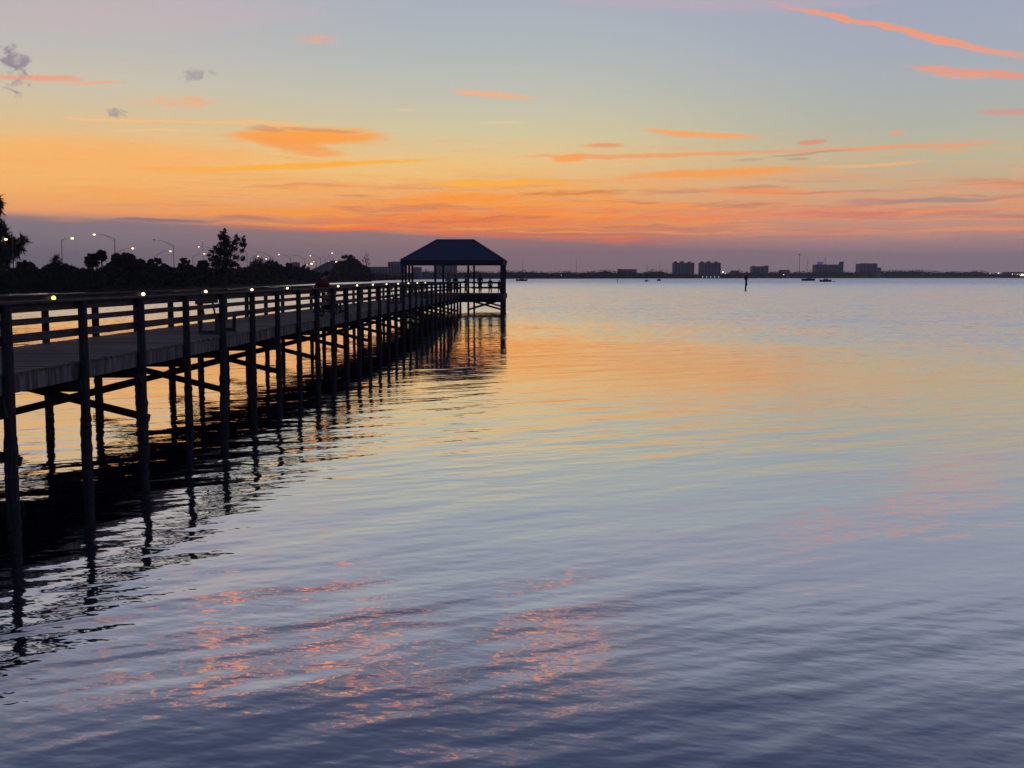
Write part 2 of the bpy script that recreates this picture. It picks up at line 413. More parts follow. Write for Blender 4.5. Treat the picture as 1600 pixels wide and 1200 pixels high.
# ------------------------------------------------------------------ water
def make_water():
    m, t = material('bay_water')
    # node group: height field of the ripples, metres
    g = bpy.data.node_groups.new('ripple_height', 'ShaderNodeTree')
    g.interface.new_socket('P', in_out='INPUT', socket_type='NodeSocketVector')
    g.interface.new_socket('H', in_out='OUTPUT', socket_type='NodeSocketFloat')
    q = NT(g); gi = q.n('NodeGroupInput'); go = q.n('NodeGroupOutput')
    pv = gi.outputs[0]
    def lay(rot, sx, sy, amp, det=1.0, off=0):
        v = q.mapn(q.mapn(pv, loc=(off,off*.7,0), rot=(0,0,R(rot))), scale=(sx,sy,1))
        return q.m('MULTIPLY', q.noise(v, 1.0, det, .5).outputs[0], amp)
    h = lay(-33, .30, .85, .036, 1, 3)
    h = q.m('ADD', h, lay(-26, 1.1, 2.6, .0105, 1, 11))
    h = q.m('ADD', h, lay(12, 2.6, 4.6, .0038, 2, 5))
    h = q.m('ADD', h, lay(-15, 9.0, 13.0, .0005, 1, 8))
    q.link(h, go.inputs[0])
    pos = t.n('ShaderNodeNewGeometry').outputs['Position']
    def hh(off):
        nd = t.n('ShaderNodeGroup'); nd.node_tree = g
        t.put(nd.inputs[0], t.vm('ADD', pos, off)); return nd.outputs[0]
    e = .015
    h0, hx, hy = hh((0,0,0)), hh((e,0,0)), hh((0,e,0))
    sx = t.m('DIVIDE', t.m('SUBTRACT', hx, h0), e); sy = t.m('DIVIDE', t.m('SUBTRACT', hy, h0), e)
    px, py, _ = t.sep(pos)
    # wind zones: calm near the shore, rougher farther out and to the right
    wn = t.noise(t.mapn(pos, rot=(0,0,R(8)), scale=(.008,.03,1)), 1.0, 3, .5).outputs[0]
    rr = t.m('ADD', t.m('ADD', py, t.m('MULTIPLY', t.m('MAXIMUM', px, 0.0), 1.3)), t.m('MULTIPLY', t.m('SUBTRACT', wn, .5), 70))
    wind = t.rng(rr, 36.0, 120.0)
    n2 = t.noise(t.mapn(pos, scale=(1.0,1.7,1)), 2.2, 2, .6).outputs['Color']
    n3 = t.noise(t.mapn(pos, scale=(.18,.42,1)), 1.0, 2, .6).outputs['Color']
    c = t.vm('SUBTRACT', t.vm('ADD', t.vm('SCALE', n2, sc_=.7), t.vm('SCALE', n3, sc_=.3)), (.5,.5,.5))
    cx, cy, _ = t.sep(c)
    ws = t.m('MULTIPLY', wind, .5)
    calm = t.m('SUBTRACT', 1.0, t.m('MULTIPLY', wind, .6))
    patch = t.rng(t.noise(t.mapn(pos, rot=(0,0,R(-30)), scale=(.05,.12,1)), 1.0, 2, .5).outputs[0], .3, .7, .55, 1.25)
    calm = t.m('MULTIPLY', calm, t.m('MULTIPLY', patch, t.rng(py, 12.0, 46.0, 1.1, .5)))
    nx = t.m('ADD', t.m('MULTIPLY', sx, calm), t.m('MULTIPLY', cx, ws))
    ny = t.m('ADD', t.m('MULTIPLY', sy, calm), t.m('MULTIPLY', cy, ws))
    ny = t.m('ADD', ny, t.m('ADD', t.m('MULTIPLY', wind, .07), t.rng(t.m('ADD', py, t.m('MULTIPLY', px, .6)), 120.0, 900.0, 0.0, .085)))       # wavelets lean shoreward
    nrm = t.vm('NORMALIZE', t.xyz(t.m('MULTIPLY', nx, -1.0), t.m('MULTIPLY', ny, -1.0), 1.0))
    gl = t.n('ShaderNodeBsdfGlossy'); gl.inputs['Roughness'].default_value = .03
    gl.inputs[0].default_value = (.97,.98,.98,1)
    t.link(nrm, gl.inputs['Normal'])
    df = t.n('ShaderNodeBsdfDiffuse'); df.inputs[0].default_value = (.012,.016,.035,1)
    fr = t.n('ShaderNodeLayerWeight'); fr.inputs[0].default_value = .5; t.link(nrm, fr.inputs['Normal'])
    frf = t.m('POWER', fr.outputs['Facing'], 1.0)
    mx = t.n('ShaderNodeMixShader'); t.link(frf, mx.inputs[0]); t.link(df.outputs[0], mx.inputs[1]); t.link(gl.outputs[0], mx.inputs[2])
    out = t.n('ShaderNodeOutputMaterial'); t.link(mx.outputs[0], out.inputs[0])
    b = MB(); nx_, ny_ = 8, 8
    xs = [-2600+7700*i/nx_ for i in range(nx_+1)]; ys = [-60+5060*i/ny_ for i in range(ny_+1)]
    vs = [(x, y, 0) for y in ys for x in xs]
    fs = [(j*(nx_+1)+i, j*(nx_+1)+i+1, (j+1)*(nx_+1)+i+1, (j+1)*(nx_+1)+i) for j in range(ny_) for i in range(nx_)]
    b.add(vs, fs); tag(b.build('water', m), kind='structure')
make_water()

# ------------------------------------------------------------------ foliage helper
def quads(pts, size, flat=(1,1,1), elong=1.0, up=0.0):
    """leaf-sized faces with random orientation at pts"""
    n = len(pts); pts = np.asarray(pts, float)
    size = np.broadcast_to(np.asarray(size, float), (n,))
    a = rng.normal(size=(n,3)); a[:,2] += up*2; a /= np.linalg.norm(a, axis=1)[:,None]
    b = rng.normal(size=(n,3)); b -= (a*b).sum(1)[:,None]*a; b /= np.linalg.norm(b, axis=1)[:,None]
    s = size*rng.uniform(.6,1.25,n)
    A = a*(s*elong)[:,None]*.5; B = b*s[:,None]*.5/(elong**.5)
    v = np.stack([pts-A, pts+B*.9, pts+A, pts-B*.9], 1).reshape(-1,3)
    return v
def leaf_obj(name, verts, mat, parent=None, extra=None):
    nq = len(verts)//4
    vs = [tuple(x) for x in verts]; fs = [(4*i,4*i+1,4*i+2,4*i+3) for i in range(nq)]
    b = MB(); b.v = vs; b.f = fs
    if extra: b.add(extra.v, extra.f)
    return b.build(name, mat, parent)
def blobs(clumps, dens):
    out = []
    for (c, r) in clumps:
        n = max(8, int(dens*r**2)); d = rng.normal(size=(n,3)); d /= np.linalg.norm(d,axis=1)[:,None]
        rad = r*rng.uniform(0,1,n)**.45
        out.append(np.array(c)+d*rad[:,None]*np.array([1,1,.85]))
    return np.concatenate(out)

# ------------------------------------------------------------------ land
bank_line = [(-1500,470),(-700,463),(-300,459.5),(-100,457.5),(0,456.3),(160,455.4),(300,452),(400,447),(450,444.8),(500,442.6),(550,440.3),(600,438.2),(640,437)]
def bank_Y(u): return YW(np.interp(u, [a for a,_ in bank_line], [b for _,b in bank_line]))
def gx(u, Y): return (u-800)/1758.0*Y
b = MB()
near = [(gx(u, YW(v)), YW(v)) for u, v in bank_line]
far = [(near[-1][0]+30, near[-1][1]+250), (-300, 2500), (-2590, 2500), (-2590, near[0][1])]
poly = near+far; n = len(poly)
top = [(x, y, .55) for x, y in poly]; bot = [(x, y, -.5) for x, y in poly]
b.add(top+bot, [tuple(range(n))]+[(i, (i+1)%n, n+(i+1)%n, n+i) for i in range(n)])
tag(b.build('ground', M['land']), kind='structure')
shore = [(600,438.1),(640,436.7),(700,435.75),(900,435.5),(1050,435.2),(1200,434.8),(1400,434.55),(1600,434.45),(2400,434.4)]
def shore_Y(u): return YW(np.interp(u, [a for a,_ in shore], [b for _,b in shore]))
b = MB()
near = [(gx(u, YW(v)+8), YW(v)+8) for u, v in shore]
far = [(5000, near[-1][1]+300), (5000, 4980), (-500, 4980), (-500, 2505)]
poly = near+far; n = len(poly)
top = [(x, y, 1.2) for x, y in poly]; bot = [(x, y, -.5) for x, y in poly]
b.add(top+bot, [tuple(range(n))]+[(i, (i+1)%n, n+(i+1)%n, n+i) for i in range(n)])
tag(b.build('far_shore', M['land']), kind='structure')

# far tree line: one mass
prof = [(560,425),(600,426),(640,426),(665,421.5),(690,424),(740,422),(775,424),(790,422),(805,423),(825,422.5),(870,425),(885,423),(905,425),(940,422.5),(948,420.5),(960,424),(1005,425),(1020,422),(1035,421.5),(1045,426),(1085,427.5),(1130,427),(1150,424),(1165,424.5),(1200,425),(1215,423.5),(1235,424.5),(1270,423.5),(1340,424),(1375,422.5),(1410,421.5),(1440,422),(1470,424.5),(1490,423.5),(1510,424.5),(1530,422.5),(1545,426),(1580,427.5),(1610,426),(1800,424),(2400,424)]
pu = [a for a,_ in prof]; pvv = [b_ for _,b_ in prof]
core = MB(); pts = []; sz = []
u = 560.0; prev = None
while u < 2400:
    Y = shore_Y(max(u,600))+25; vt = np.interp(u, pu, pvv)+random.uniform(-.6,.9)
    zt = P(u, vt, Y).z; x = gx(u, Y)
    cur = ((x, Y, 0), (x, Y, max(2, zt*.80)), (x, Y+40, max(2, zt*.80)), (x, Y+40, 0))
    if prev: core.add(list(prev)+list(cur), [(0,4,5,1),(1,5,6,2),(2,6,7,3)])
    prev = cur
    k = 14 if u < 1620 else 5
    for _ in range(k):
        zz = zt*random.uniform(.1,1)**.6; yy = Y-random.uniform(0,10)
        pts.append((x+random.uniform(-3,3)/ppm(Y), yy, zz)); sz.append(1.9*Y/1766)
    u += 2.2
tag(leaf_obj('far_tree_line', quads(pts, sz), M['leaf2'], None, core), kind='stuff', label='low dark tree line along the far shore', cat='trees')

# mangrove thicket on the near bank: one mass
mp = [(-1500,395),(-300,400),(-60,398),(0,412),(25,422),(55,424),(68,420),(76,413),(100,411),(112,416),(125,420),(150,421),(170,416),(225,413),(232,416),(262,417),(285,418),(310,417),(345,420),(385,418),(400,412),(430,414),(450,416),(475,419),(490,425),(510,428),(525,424),(560,424),(580,427),(610,431),(640,433)]
mu = [a for a,_ in mp]; mv = [b_ for _,b_ in mp]
core = MB(); pts = []; sz = []; prev = None; u = -1500.0
while u < 632:
    Yb = bank_Y(u); vt = np.interp(u, mu, mv)+random.uniform(-1,1.5)
    zt = P(u, vt, Yb+12).z; x = gx(u, Yb+6)
    zc = zt*random.uniform(.74,.86)
    cur = ((x, Yb+1.0, -.1), (x, Yb+2.0, zc*.75), (x*1.02, Yb+9, zc), (x*1.04, Yb+30, zc*.6), (x*1.04, Yb+30, 0))
    if prev: core.add(list(prev)+list(cur), [(0,5,6,1),(1,6,7,2),(2,7,8,3),(3,8,9,4)])
    prev = cur
    stp = 3.0 if u > -50 else 12.0
    for _ in range(95 if u > -50 else 60):
        dd = random.uniform(0,14); hz = min(1, .45+dd/9)
        zz = zt*hz*random.uniform(0,1)**.45
        xx = gx(u+random.uniform(-stp,stp), Yb+dd)
        pts.append((xx, Yb+dd-.3, zz)); sz.append(.62*(Yb/260)**.7)
    u += stp
tag(leaf_obj('mangrove_thicket', quads(pts, sz, elong=1.4), M['leaf'], None, core), kind='stuff', label='dense dark mangrove thicket along the left bank', cat='thicket')

def px_tree(name, label, clumps, Y, trunk_u, base_v, leaf=.5, dens=26, mat='leaf', cat='tree', group=None, elong=1.6, up=0.0, limbs=True, kd=1.0, core=0):
    s = 1/ppm(Y)
    base = P(trunk_u, 433, Y); base.z = .5
    root = empty(name, base, label=label, cat=cat, group=group)
    cl = []
    for (u, v, r) in clumps:
        p = P(u, v, Y)-base; p.y += random.uniform(-1,1)*min(3.0, r*s*2.2)*kd
        cl.append((tuple(p), r*s))
    pts = blobs(cl, dens)
    inner = None
    if core:
        inner = MB()
        for c, r in cl: inner.ball(c, r*core, 7, 5)
    leaf_obj('crown', quads(pts, leaf, elong=elong, up=up), M[mat], root, inner)
    b = MB(); top = max(c[0][2] for c in cl)
    tp = [(0,0,-.3),(.15,0,top*.3),(0.0,.2,top*.6),(cl[0][0][0]*.8,0,top*.92)]
    b.tube(tp, [.032*top,.026*top,.018*top,.006*top], 7)
    if limbs:
        for c, r in cl:
            z0 = max(.3*top, min(c[2]-.5*r-abs(c[0])*.4, top*.8))
            if c[2] > z0: b.tube([(0,0,z0),((c[0])*.5,c[1]*.5,(z0+c[2])*.5),c], [.010*top,.007*top,.003*top], 5)
    b.build('trunk', M['bark'], root)
    return root
def dome(uc, vt, w, vb, n=26, seed=1):
    r0 = random.Random(seed); out = []
    h = vb-vt
    for i in range(n):
        a = r0.uniform(-1,1); t_ = r0.uniform(0,1)**.6
        x = uc+a*w/2*.80; lim = math.sqrt(max(0,1-(a*.9)**2))
        y = vb-(h*.88)*lim*t_
        out.append((x, y, w*.11*r0.uniform(.8,1.5)))
    out.insert(0, (uc, vt+w*.1, w*.1))
    return out
px_tree('casuarina_tree', 'tall ragged tree cut by the left edge with a street lamp glowing through it',
   [(-4,322,7),(-8,312,8),(1,318,4),(1,331,4),(-6,340,8),(-12,356,16),(1,357,4),(3,365,5),(8,371,4),(14,374,5),(20,379,6),(27,377,5),(33,374,4),(38,373,4),(41,376,3),(36,380,4),(29,385,6),(22,388,7),(33,390,4),(12,388,8),(2,382,9),(-14,384,22),(4,400,12),(16,402,6),(24,399,4),(30,396,3),(-20,408,26),(0,412,10),(12,412,5)], 268, -14, 456, leaf=.75, dens=48, elong=4.0, up=.6)
px_tree('casuarina_tree', 'tall dark evergreen with two ragged tops rising above the lamps',
   [(350,364,4),(351,359,2.5),(347,371,6),(354,372,6),(344,381,7),(356,382,8),(337,387,5),(330,393,4),(326,399,3),(365,379,5),(371,374,4),(370,369,2.5),(376,381,5),(380,375,4),(381,370,2),(383,383,4),(368,388,6),(379,392,4),(345,393,9),(358,396,9),(335,402,6),(328,406,3),(371,402,5),(379,404,4),(343,408,9),(356,410,9),(367,413,6),(349,422,11),(335,414,5),(373,415,4)], 325, 351, 440, leaf=.7, dens=52, elong=2.2, core=.3)
rt = 'rounded trees above the thicket on the left bank'
for k, (lab, uc, vt, w, vb, dy) in enumerate([
   ('flat-topped dark tree beside the ragged tree at the left edge', 40, 406, 36, 432, 8),
   ('widest dome-shaped tree on the bank, right of the two palms', 196, 396, 62, 428, 10),
   ('rounded tree below the unlit lamp, with a thin stalk on top', 244, 402, 34, 428, 12),
   ('small round-headed tree between the unlit lamp pole and the tall evergreen', 288, 402, 24, 426, 14),
   ('low rounded tree touching the left side of the tall evergreen', 316, 406, 30, 430, 10),
   ('rounded tree right of the spiky shrubs beneath the far lamps', 432, 407, 24, 430, 16),
   ('dark rounded tree in front of the grey building among the lamps', 450, 410, 24, 432, 18),
   ('small dark tree below the pair of bright lamps near the bridge', 476, 413, 22, 436, 20)]):
    Y = bank_Y(uc)+dy
    px_tree('rounded_tree', lab, dome(uc, vt, w, vb, 34, k+3), Y, uc, 450, leaf=.5*(Y/270)**.6, dens=60, group=rt, elong=1.3, kd=.8, core=.8)
px_tree('broad_tree', 'large broad dark tree between the bridge ramp and the pavilion',
   [(548,402,5),(536,402,4),(541,401,4)]+dome(547,404,62,438,80,31)+dome(552,412,60,440,40,32), bank_Y(550)+22, 551, 440, leaf=1.2, dens=11, elong=1.5, core=.6)
px_tree('bare_shrub', 'thin wispy bare shrub at the right side of the broad tree',
   [(569,402,3),(573,398,3),(576,405,3),(572,410,4),(578,412,3),(566,407,3)], bank_Y(575)+18, 573, 438, leaf=.9, dens=1.5, elong=4, up=.8)
for lab, u0, vt, Y0 in (('thin spiky shrub standing up left of the first tall lamp pole', 86, 397, 0), ('wispy shrub leaning right beside the tall evergreen', 402, 402, 0), ('smaller wispy shrub between the evergreen and the far lamps', 419, 406, 0)):
    Y = bank_Y(u0)+14
    px_tree('spiky_shrub', lab, [(u0,vt+4,3),(u0-3,vt+9,4),(u0+4,vt+7,3),(u0+7,vt+5,2.5),(u0,vt+14,6),(u0-6,vt+15,5),(u0+8,vt+14,5)], Y, u0, 440, leaf=.6*(Y/260), dens=20, elong=4, up=.7, cat='shrub', group='spiky shrubs on the left bank')
def palm(label, u, vtop, r, Y):
    base = P(u, 433, Y); base.z = .4
    root = empty('palm_tree', base, label=label, cat='palm tree', group='two cabbage palms on the left bank')
    cz = P(u, vtop+r*.95, Y).z-base.z; rr = r/ppm(Y)
    V = []; inner = MB().ball((0,0,cz), rr*.62, 9, 7)
    for i in range(120):
        th = random.uniform(0,2*math.pi); ph = random.uniform(-1.1,1.4)
        d = Vector((math.cos(th)*math.cos(ph), math.sin(th)*math.cos(ph), math.sin(ph)))
        L = rr*random.uniform(.75,1.05); side = d.cross(Vector((0,0,1))).normalized()
        hub = Vector((0,0,cz))+d*L*.55
        for j in range(9):
            a = (j-4)/4*1.1; dd = (d*math.cos(a)+side*math.sin(a)).normalized()
            tip = hub+dd*L*.48+Vector((0,0,-.12*L)); wv = dd.cross(Vector((random.random(),random.random(),1))).normalized()*L*.085
            V += [tuple(hub-wv*.4), tuple(hub+dd*L*.25+wv), tuple(tip), tuple(hub+dd*L*.25-wv)]
    leaf_obj('crown', V, M['leaf'], root, inner)
    MB().tube([(0,0,-.2),(.12,0,cz*.5),(0,0,cz-rr*.15)], [.22,.17,.2], 8).build('trunk', M['bark'], root)
palm('shorter broad-headed palm, left of the pair beside the domed tree', 145, 393, 14, 262)
palm('taller small-headed palm, right of the pair beside the domed tree', 159.5, 389, 11, 266)

# ------------------------------------------------------------------ street lamps
def street_lamp(label, pole, lamp, lit=True, Y=None, hh=9.8, s=1.0, mat='sodium', cat='street lamp', group='street lamps along the causeway', zb=.5, r=1.0):
    n = 433-pole[1]
    if Y is None: Y = hh*1766/n
    top = P(pole[0], pole[1], Y); base = Vector((top.x, Y, zb)); ht = top.z-zb
    root = empty('street_lamp', base, label=label, cat=cat, group=group)
    MB().tube([(0,0,0),(0,0,ht)], [.14*s,.075*s], 8).build('pole', M['metal'], root)
    tip = P(lamp[0], lamp[1], Y)-base; sg = 1 if tip.x > 0 else -1
    if abs(tip.x) > .4:
        b = MB(); mid = Vector((tip.x*.6, 0, ht+(tip.z-ht)*.78+.1))
        b.tube([(0,0,ht-.05), mid, tip], [.055*s,.045*s,.04*s], 6)
        b.tube([(0,0,ht-.75*s), mid+Vector((-sg*.3,0,-.05))], .03*s, 6); b.build('arm', M['metal'], root)
    hd = MB().ball(tip+Vector((sg*.3*s,0,.06*s)), .42*s, 10, 6, (1,.45,.3)).build('lamp_head', M['metal'], root)
    if lit: MB().ball(tip+Vector((sg*.3*s,0,-.14*s)), .34*s*r, 10, 6, (1,.9,.62)).build('lamp_lens', M[mat], hd)
    else: MB().ball(tip+Vector((sg*.3*s,0,-.02)), .3*s, 8, 5, (1,.4,.4)).build('lamp_lens', M['glassd'], hd)
SL = [
 ('unlit lamp on a left-pointing arm above the ragged tree at the left edge', (18.5,362), (4,358), False, 262, 'sodium', 1, 1),
 ('amber lamp glowing inside the ragged tree at the left edge', (-8,378), (7,373), True, 256, 'sodium', 1, 1.1),
 ('lit lamp on a right-pointing arm, standing alone left of the two palms', (96,375), (111,371.5), True, None, 'sodium', 1, 1.25),
 ('tallest lit lamp, arm pointing left, rising behind the domed tree', (179,373), (149,365.5), True, None, 'sodium', 1, 1.0),
 ('lit lamp on a low right-pointing arm just right of the tallest lamp', (184,393), (206,387.5), True, None, 'sodium', 1.1, 1.3),
 ('unlit lamp with a long arm pointing left, behind the rounded trees', (271,383), (242,375), False, None, 'sodium', 1, 1),
 ('lit lamp hanging below the arm of the unlit lamp', (245,397), (265,392), True, None, 'sodium', 1.1, 1.2),
 ('lit lamp on a short right-pointing arm left of the tall evergreen', (301,400), (318,396), True, None, 'sodium', 1.1, 1.1),
 ('small white lamp on a left-pointing arm touching the tall evergreen', (337,390), (312,385), True, None, 'bulbw', 1, .7),
 ('white lamp shining through the right side of the tall evergreen', (357,394), (366,389), True, 400, 'ledw', 1, .8),
 ('thin unlit lamp just right of the tall evergreen', (386,395), (376,389), False, None, 'sodium', 1, 1),
 ('lit lamp above the leaning wispy shrub', (391,403), (402,400), True, 500, 'sodium', 1.1, 1.0),
 ('unlit lamp with a left-pointing arm over two small lights', (423,400), (404,394), False, None, 'sodium', 1.1, 1),
 ('lit lamp below the arm of the second unlit lamp from the bridge', (406,407), (415,404), True, 560, 'bulbw', 1.1, 1.0),
 ('lit lamp with a left-pointing arm above the grey building', (453.5,402), (437,397), True, None, 'bulbw', 1.2, .8),
 ('unlit lamp between the grey building and the bridge ramp', (476,404), (461,399), False, None, 'sodium', 1.2, 1),
 ('lit lamp with a left-pointing arm over the foot of the bridge ramp', (500.5,403), (486,399), True, None, 'bulbw', 1.2, .8),
 ('brightest low lamp of the cluster at the foot of the bridge', (474,416), (486,411.5), True, 640, 'sodium', 1.2, 1.7),
 ('smaller low lamp left of the brightest one at the foot of the bridge', (470,417), (479,413.5), True, 660, 'bulb', 1.1, .9),
 ('small lamp just above the brightest low lamp near the bridge', (481,413), (489.5,408.5), True, 700, 'bulb', 1.1, 1.0),
 ('white lamp highest above the bridge ramp, arm pointing right', (513,400), (518,395), True, 800, 'ledw', 1.3, .9),
 ('small white lamp at the middle of the bridge ramp', (508,411), (512.5,408), True, 805, 'ledw', 1.1, .8),
 ('white lamp where the bridge ramp meets the broad tree', (521,412), (524,409), True, 815, 'ledw', 1.1, 1.0),
 ('last white lamp against the left side of the broad tree', (529,411), (527,408), True, 690, 'bulbw', 1.1, .9),
]
for (lab, p_, l_, lit, Y, mt, s, r) in SL: street_lamp(lab, p_, l_, lit, Y, s=s, mat=mt, r=r)
for lab, u, v in (('bare grey pole left of the lit lamp over the ramp foot', 494, 405), ('bare grey pole in the middle of the ramp lamps', 508, 402), ('bare grey pole closest to the broad tree', 521, 403)):
    p_ = P(u, v, 830); b = MB().tube([(0,0,0),(0,0,p_.z-.5)], [.16,.1], 6)
    b.tube([(0,0,p_.z-.55),(-2.4,0,p_.z+.3)], .07, 6)
    o = b.build('street_pole', M['metal']); o.location = (p_.x, 830, .5); tag(o, lab, 'pole', 'bare poles beside the bridge')
p_ = P(316.5,376,1400); root = empty('radio_mast', (p_.x,1400,.5), label='tall thin mast with a red beacon left of the tall evergreen', cat='mast')
MB().tube([(0,0,0),(0,0,p_.z-.5)], [.35,.2], 6).build('lattice_pole', M['metal'], root)
MB().ball((0,0,p_.z-.2), .75).build('beacon', M['redl'], root)

# bridge ramp
Yb = 960
def bp(u, v): q_ = P(u, v, Yb); return (q_.x, q_.z)
root = empty('highway_bridge', (0,Yb,0), label='grey bridge ramp rising to the right behind the broad tree', cat='bridge')
prof_ = [bp(462,429.5), bp(486,423.5), bp(500,417), bp(517,408.5), bp(536,409), bp(556,420), bp(566,428)]
x0 = prof_[0][0]; x1 = prof_[-1][0]
MB().prism([(x0,.3)]+prof_+[(x1,.3)], 0, 14).build('ramp_wall', M['concrete'], root)
b = MB()
for a, c in zip(prof_[:-1], prof_[1:]): b.bar((a[0],-.2,a[1]+.45), (c[0],-.2,c[1]+.45), .35, 1.0)
b.build('parapet', M['concrete'], root)
def car(label, u, v):
    p_ = P(u, v, Yb+7); root = empty('car', (p_.x, Yb+7, p_.z-.65), label=label, cat='car', group='cars coming down the bridge ramp')
    MB().prism([(-.9,.25),(.9,.25),(.92,.8),(.72,1.0),(.6,1.42),(-.6,1.42),(-.72,1.0),(-.92,.8)], 0, 4.2).build('body', M['hulld'], root)
    MB().prism([(-.62,1.0),(.62,1.0),(.54,1.36),(-.54,1.36)], -.02, .02).build('windshield', M['glassd'], root)
    for x in (-.65,.65):
        MB().ball((x,-.05,.68), .17).build('headlight', M['ledw'], root)
        for y in (.7, 3.4): MB().tube([(x*1.15-.1,y,.32),(x*1.15+.1,y,.32)], .32, 10).build('wheel', M['black'], root)
car('car with white headlights on the left of the ramp', 513.5, 417)
car('car with white headlights on the right of the ramp', 519.5, 417)

# ------------------------------------------------------------------ far buildings
def building(name, label, u0, u1, vt, Y, cat='building', group=None, mat='stucco', strips=0, blocks=(), zb=1.0, depth=None, lights=0, rail=True):
    a = P(u0, vt, Y); c = P(u1, vt, Y); w = c.x-a.x; h = a.z-zb; depth = depth or min(w*.7, 40)
    root = empty(name, ((a.x+c.x)/2, Y, zb), label=label, cat=cat, group=group)
    MB().box(-w/2, w/2, 0, depth, -2, h).build('wall', M[mat], root)
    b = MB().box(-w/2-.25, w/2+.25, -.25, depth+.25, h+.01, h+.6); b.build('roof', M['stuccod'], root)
    for (q0, q1, vv, bm) in blocks:
        x0 = P(q0, vv, Y).x-root.location.x; x1 = P(q1, vv, Y).x-root.location.x; z1 = P(q0, vv, Y).z-zb
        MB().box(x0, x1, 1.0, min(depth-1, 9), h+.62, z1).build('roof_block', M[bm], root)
    for i in range(strips):
        x = -w/2+w*(i+.5)/strips; f = MB()
        x0_, x1_ = x-w/strips*.24, x+w/strips*.24; nf = max(2, int(h/3.2))
        pr = [(-.06, 1.0)]
        for k in range(nf):
            z0 = 1.2+(h-1.6)*k/nf; pr += [(-.06,z0),(-.55,z0),(-.55,z0+1.1),(-.06,z0+1.1)]
        nn = len(pr); f.v = [(x0_,y,z) for y,z in pr]+[(x1_,y,z) for y,z in pr]
        f.f = [(q,q+1,nn+q+1,nn+q) for q in range(nn-1)]
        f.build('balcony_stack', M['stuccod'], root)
    for i in range(lights):
        x = -w/2+w*(i+.5)/lights
        MB().box(x-1.1, x+1.1, -1.0, -.6, 1.5, 3.6).build('lit_window', M['faint'], root)
    return root
Yt = shore_Y(1085)+45
for lab, u0 in (('left of the two matching waterfront tower blocks', 1053.5), ('right of the two matching waterfront tower blocks', 1095)):
    building('tower_block', lab, u0, u0+31.5, 410.8, Yt, cat='tower block', group='matching tower blocks on the far shore', strips=6, lights=5,
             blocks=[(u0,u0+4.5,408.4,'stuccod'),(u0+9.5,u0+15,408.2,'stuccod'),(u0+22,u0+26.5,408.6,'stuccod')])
building('apartment_building', 'low wide pale building right of the broad tree', 572, 606, 417.5, 1480, strips=7)
building('apartment_building', 'taller pale building left of the pavilion roof', 606, 634, 410, 1500, strips=6, blocks=[(613,627,408.6,'stucco')])
building('apartment_building', 'small pale building seen between the left pavilion posts', 645, 658, 418, 1650)
building('apartment_building', 'square block seen through the middle of the pavilion', 678, 713, 415, 2260, strips=6)
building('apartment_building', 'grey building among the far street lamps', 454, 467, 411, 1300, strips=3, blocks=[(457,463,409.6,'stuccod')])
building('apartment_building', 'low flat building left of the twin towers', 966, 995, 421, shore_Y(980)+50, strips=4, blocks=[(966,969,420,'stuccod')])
building('house', 'low roof right of the twin towers', 1143, 1155, 423, shore_Y(1150)+40)
building('apartment_building', 'mid-height block behind the channel marker', 1176, 1201, 416.5, shore_Y(1190)+60, strips=4, blocks=[(1176,1180,415.4,'stuccod'),(1194,1201,415,'stucco')])
building('house', 'low flat roof left of the tall masts', 1219, 1234, 422, shore_Y(1225)+30)
hotel = building('hotel', 'long block with a violet-lit turret at its left end', 1275, 1318, 413.6, shore_Y(1300)+60, cat='hotel', strips=9,
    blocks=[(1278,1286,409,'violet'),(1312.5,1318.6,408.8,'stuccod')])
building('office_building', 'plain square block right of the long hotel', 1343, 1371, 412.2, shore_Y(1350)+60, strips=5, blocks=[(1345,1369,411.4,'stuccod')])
building('annex', 'low annex against the right side of the plain square block', 1371.3, 1377, 418.5, shore_Y(1350)+62)
lb = building('warehouse', 'low building with a long row of white lights at the right edge', 1574, 1640, 425.2, shore_Y(1590)+30, mat='stucco', zb=1.2)
for i in range(9):
    x = -62+i*15; MB().box(x, x+11.5, -.6, -.2, 7, 13.5).build('lit_bay', M['ledw'] if i % 3 != 1 else M['bulbw'], lb)
for lab, u, v, s, mt in (('bright white light right of the right-hand tower', 1129.5, 425, 3.0, 'ledw'), ('dimmer white light just right of the bright one', 1133.5, 427, 1.6, 'bulbw'),
      ('white light low on the far shore left of the masts', 1224.5, 429, 2.0, 'ledw'), ('faint white light right of the plain square block', 1382.5, 426, 2.0, 'faint'),
      ('bright light left of the lit warehouse', 1560, 426.8, 3.6, 'ledw'), ('faint light left of the lit warehouse, the lower of two', 1547, 427.5, 1.8, 'bulbw'),
      ('faint light in the dark trees, left of two on the right', 1441.5, 427.6, 2.0, 'faint'), ('faint light in the dark trees, right of two on the right', 1455, 427.6, 2.4, 'faint'),
      ('tiny light on the shore left of the channel pole', 877, 430, 1.6, 'faint'), ('tiny light on the shore just behind the pavilion', 739.5, 430, 1.4, 'faint')):
    Y = shore_Y(u)+8; p_ = P(u, v, Y)
    root = empty('flood_lamp', (p_.x, Y, 1), label=lab, cat='lamp', group='lights along the far shore')
    MB().tube([(0,0,0),(0,0,p_.z-1)], .2, 6).build('pole', M['metal'], root)
    MB().ball((0,-.6,p_.z-1), s*.5, 8, 6).build('lamp_lens', M[mt], root)
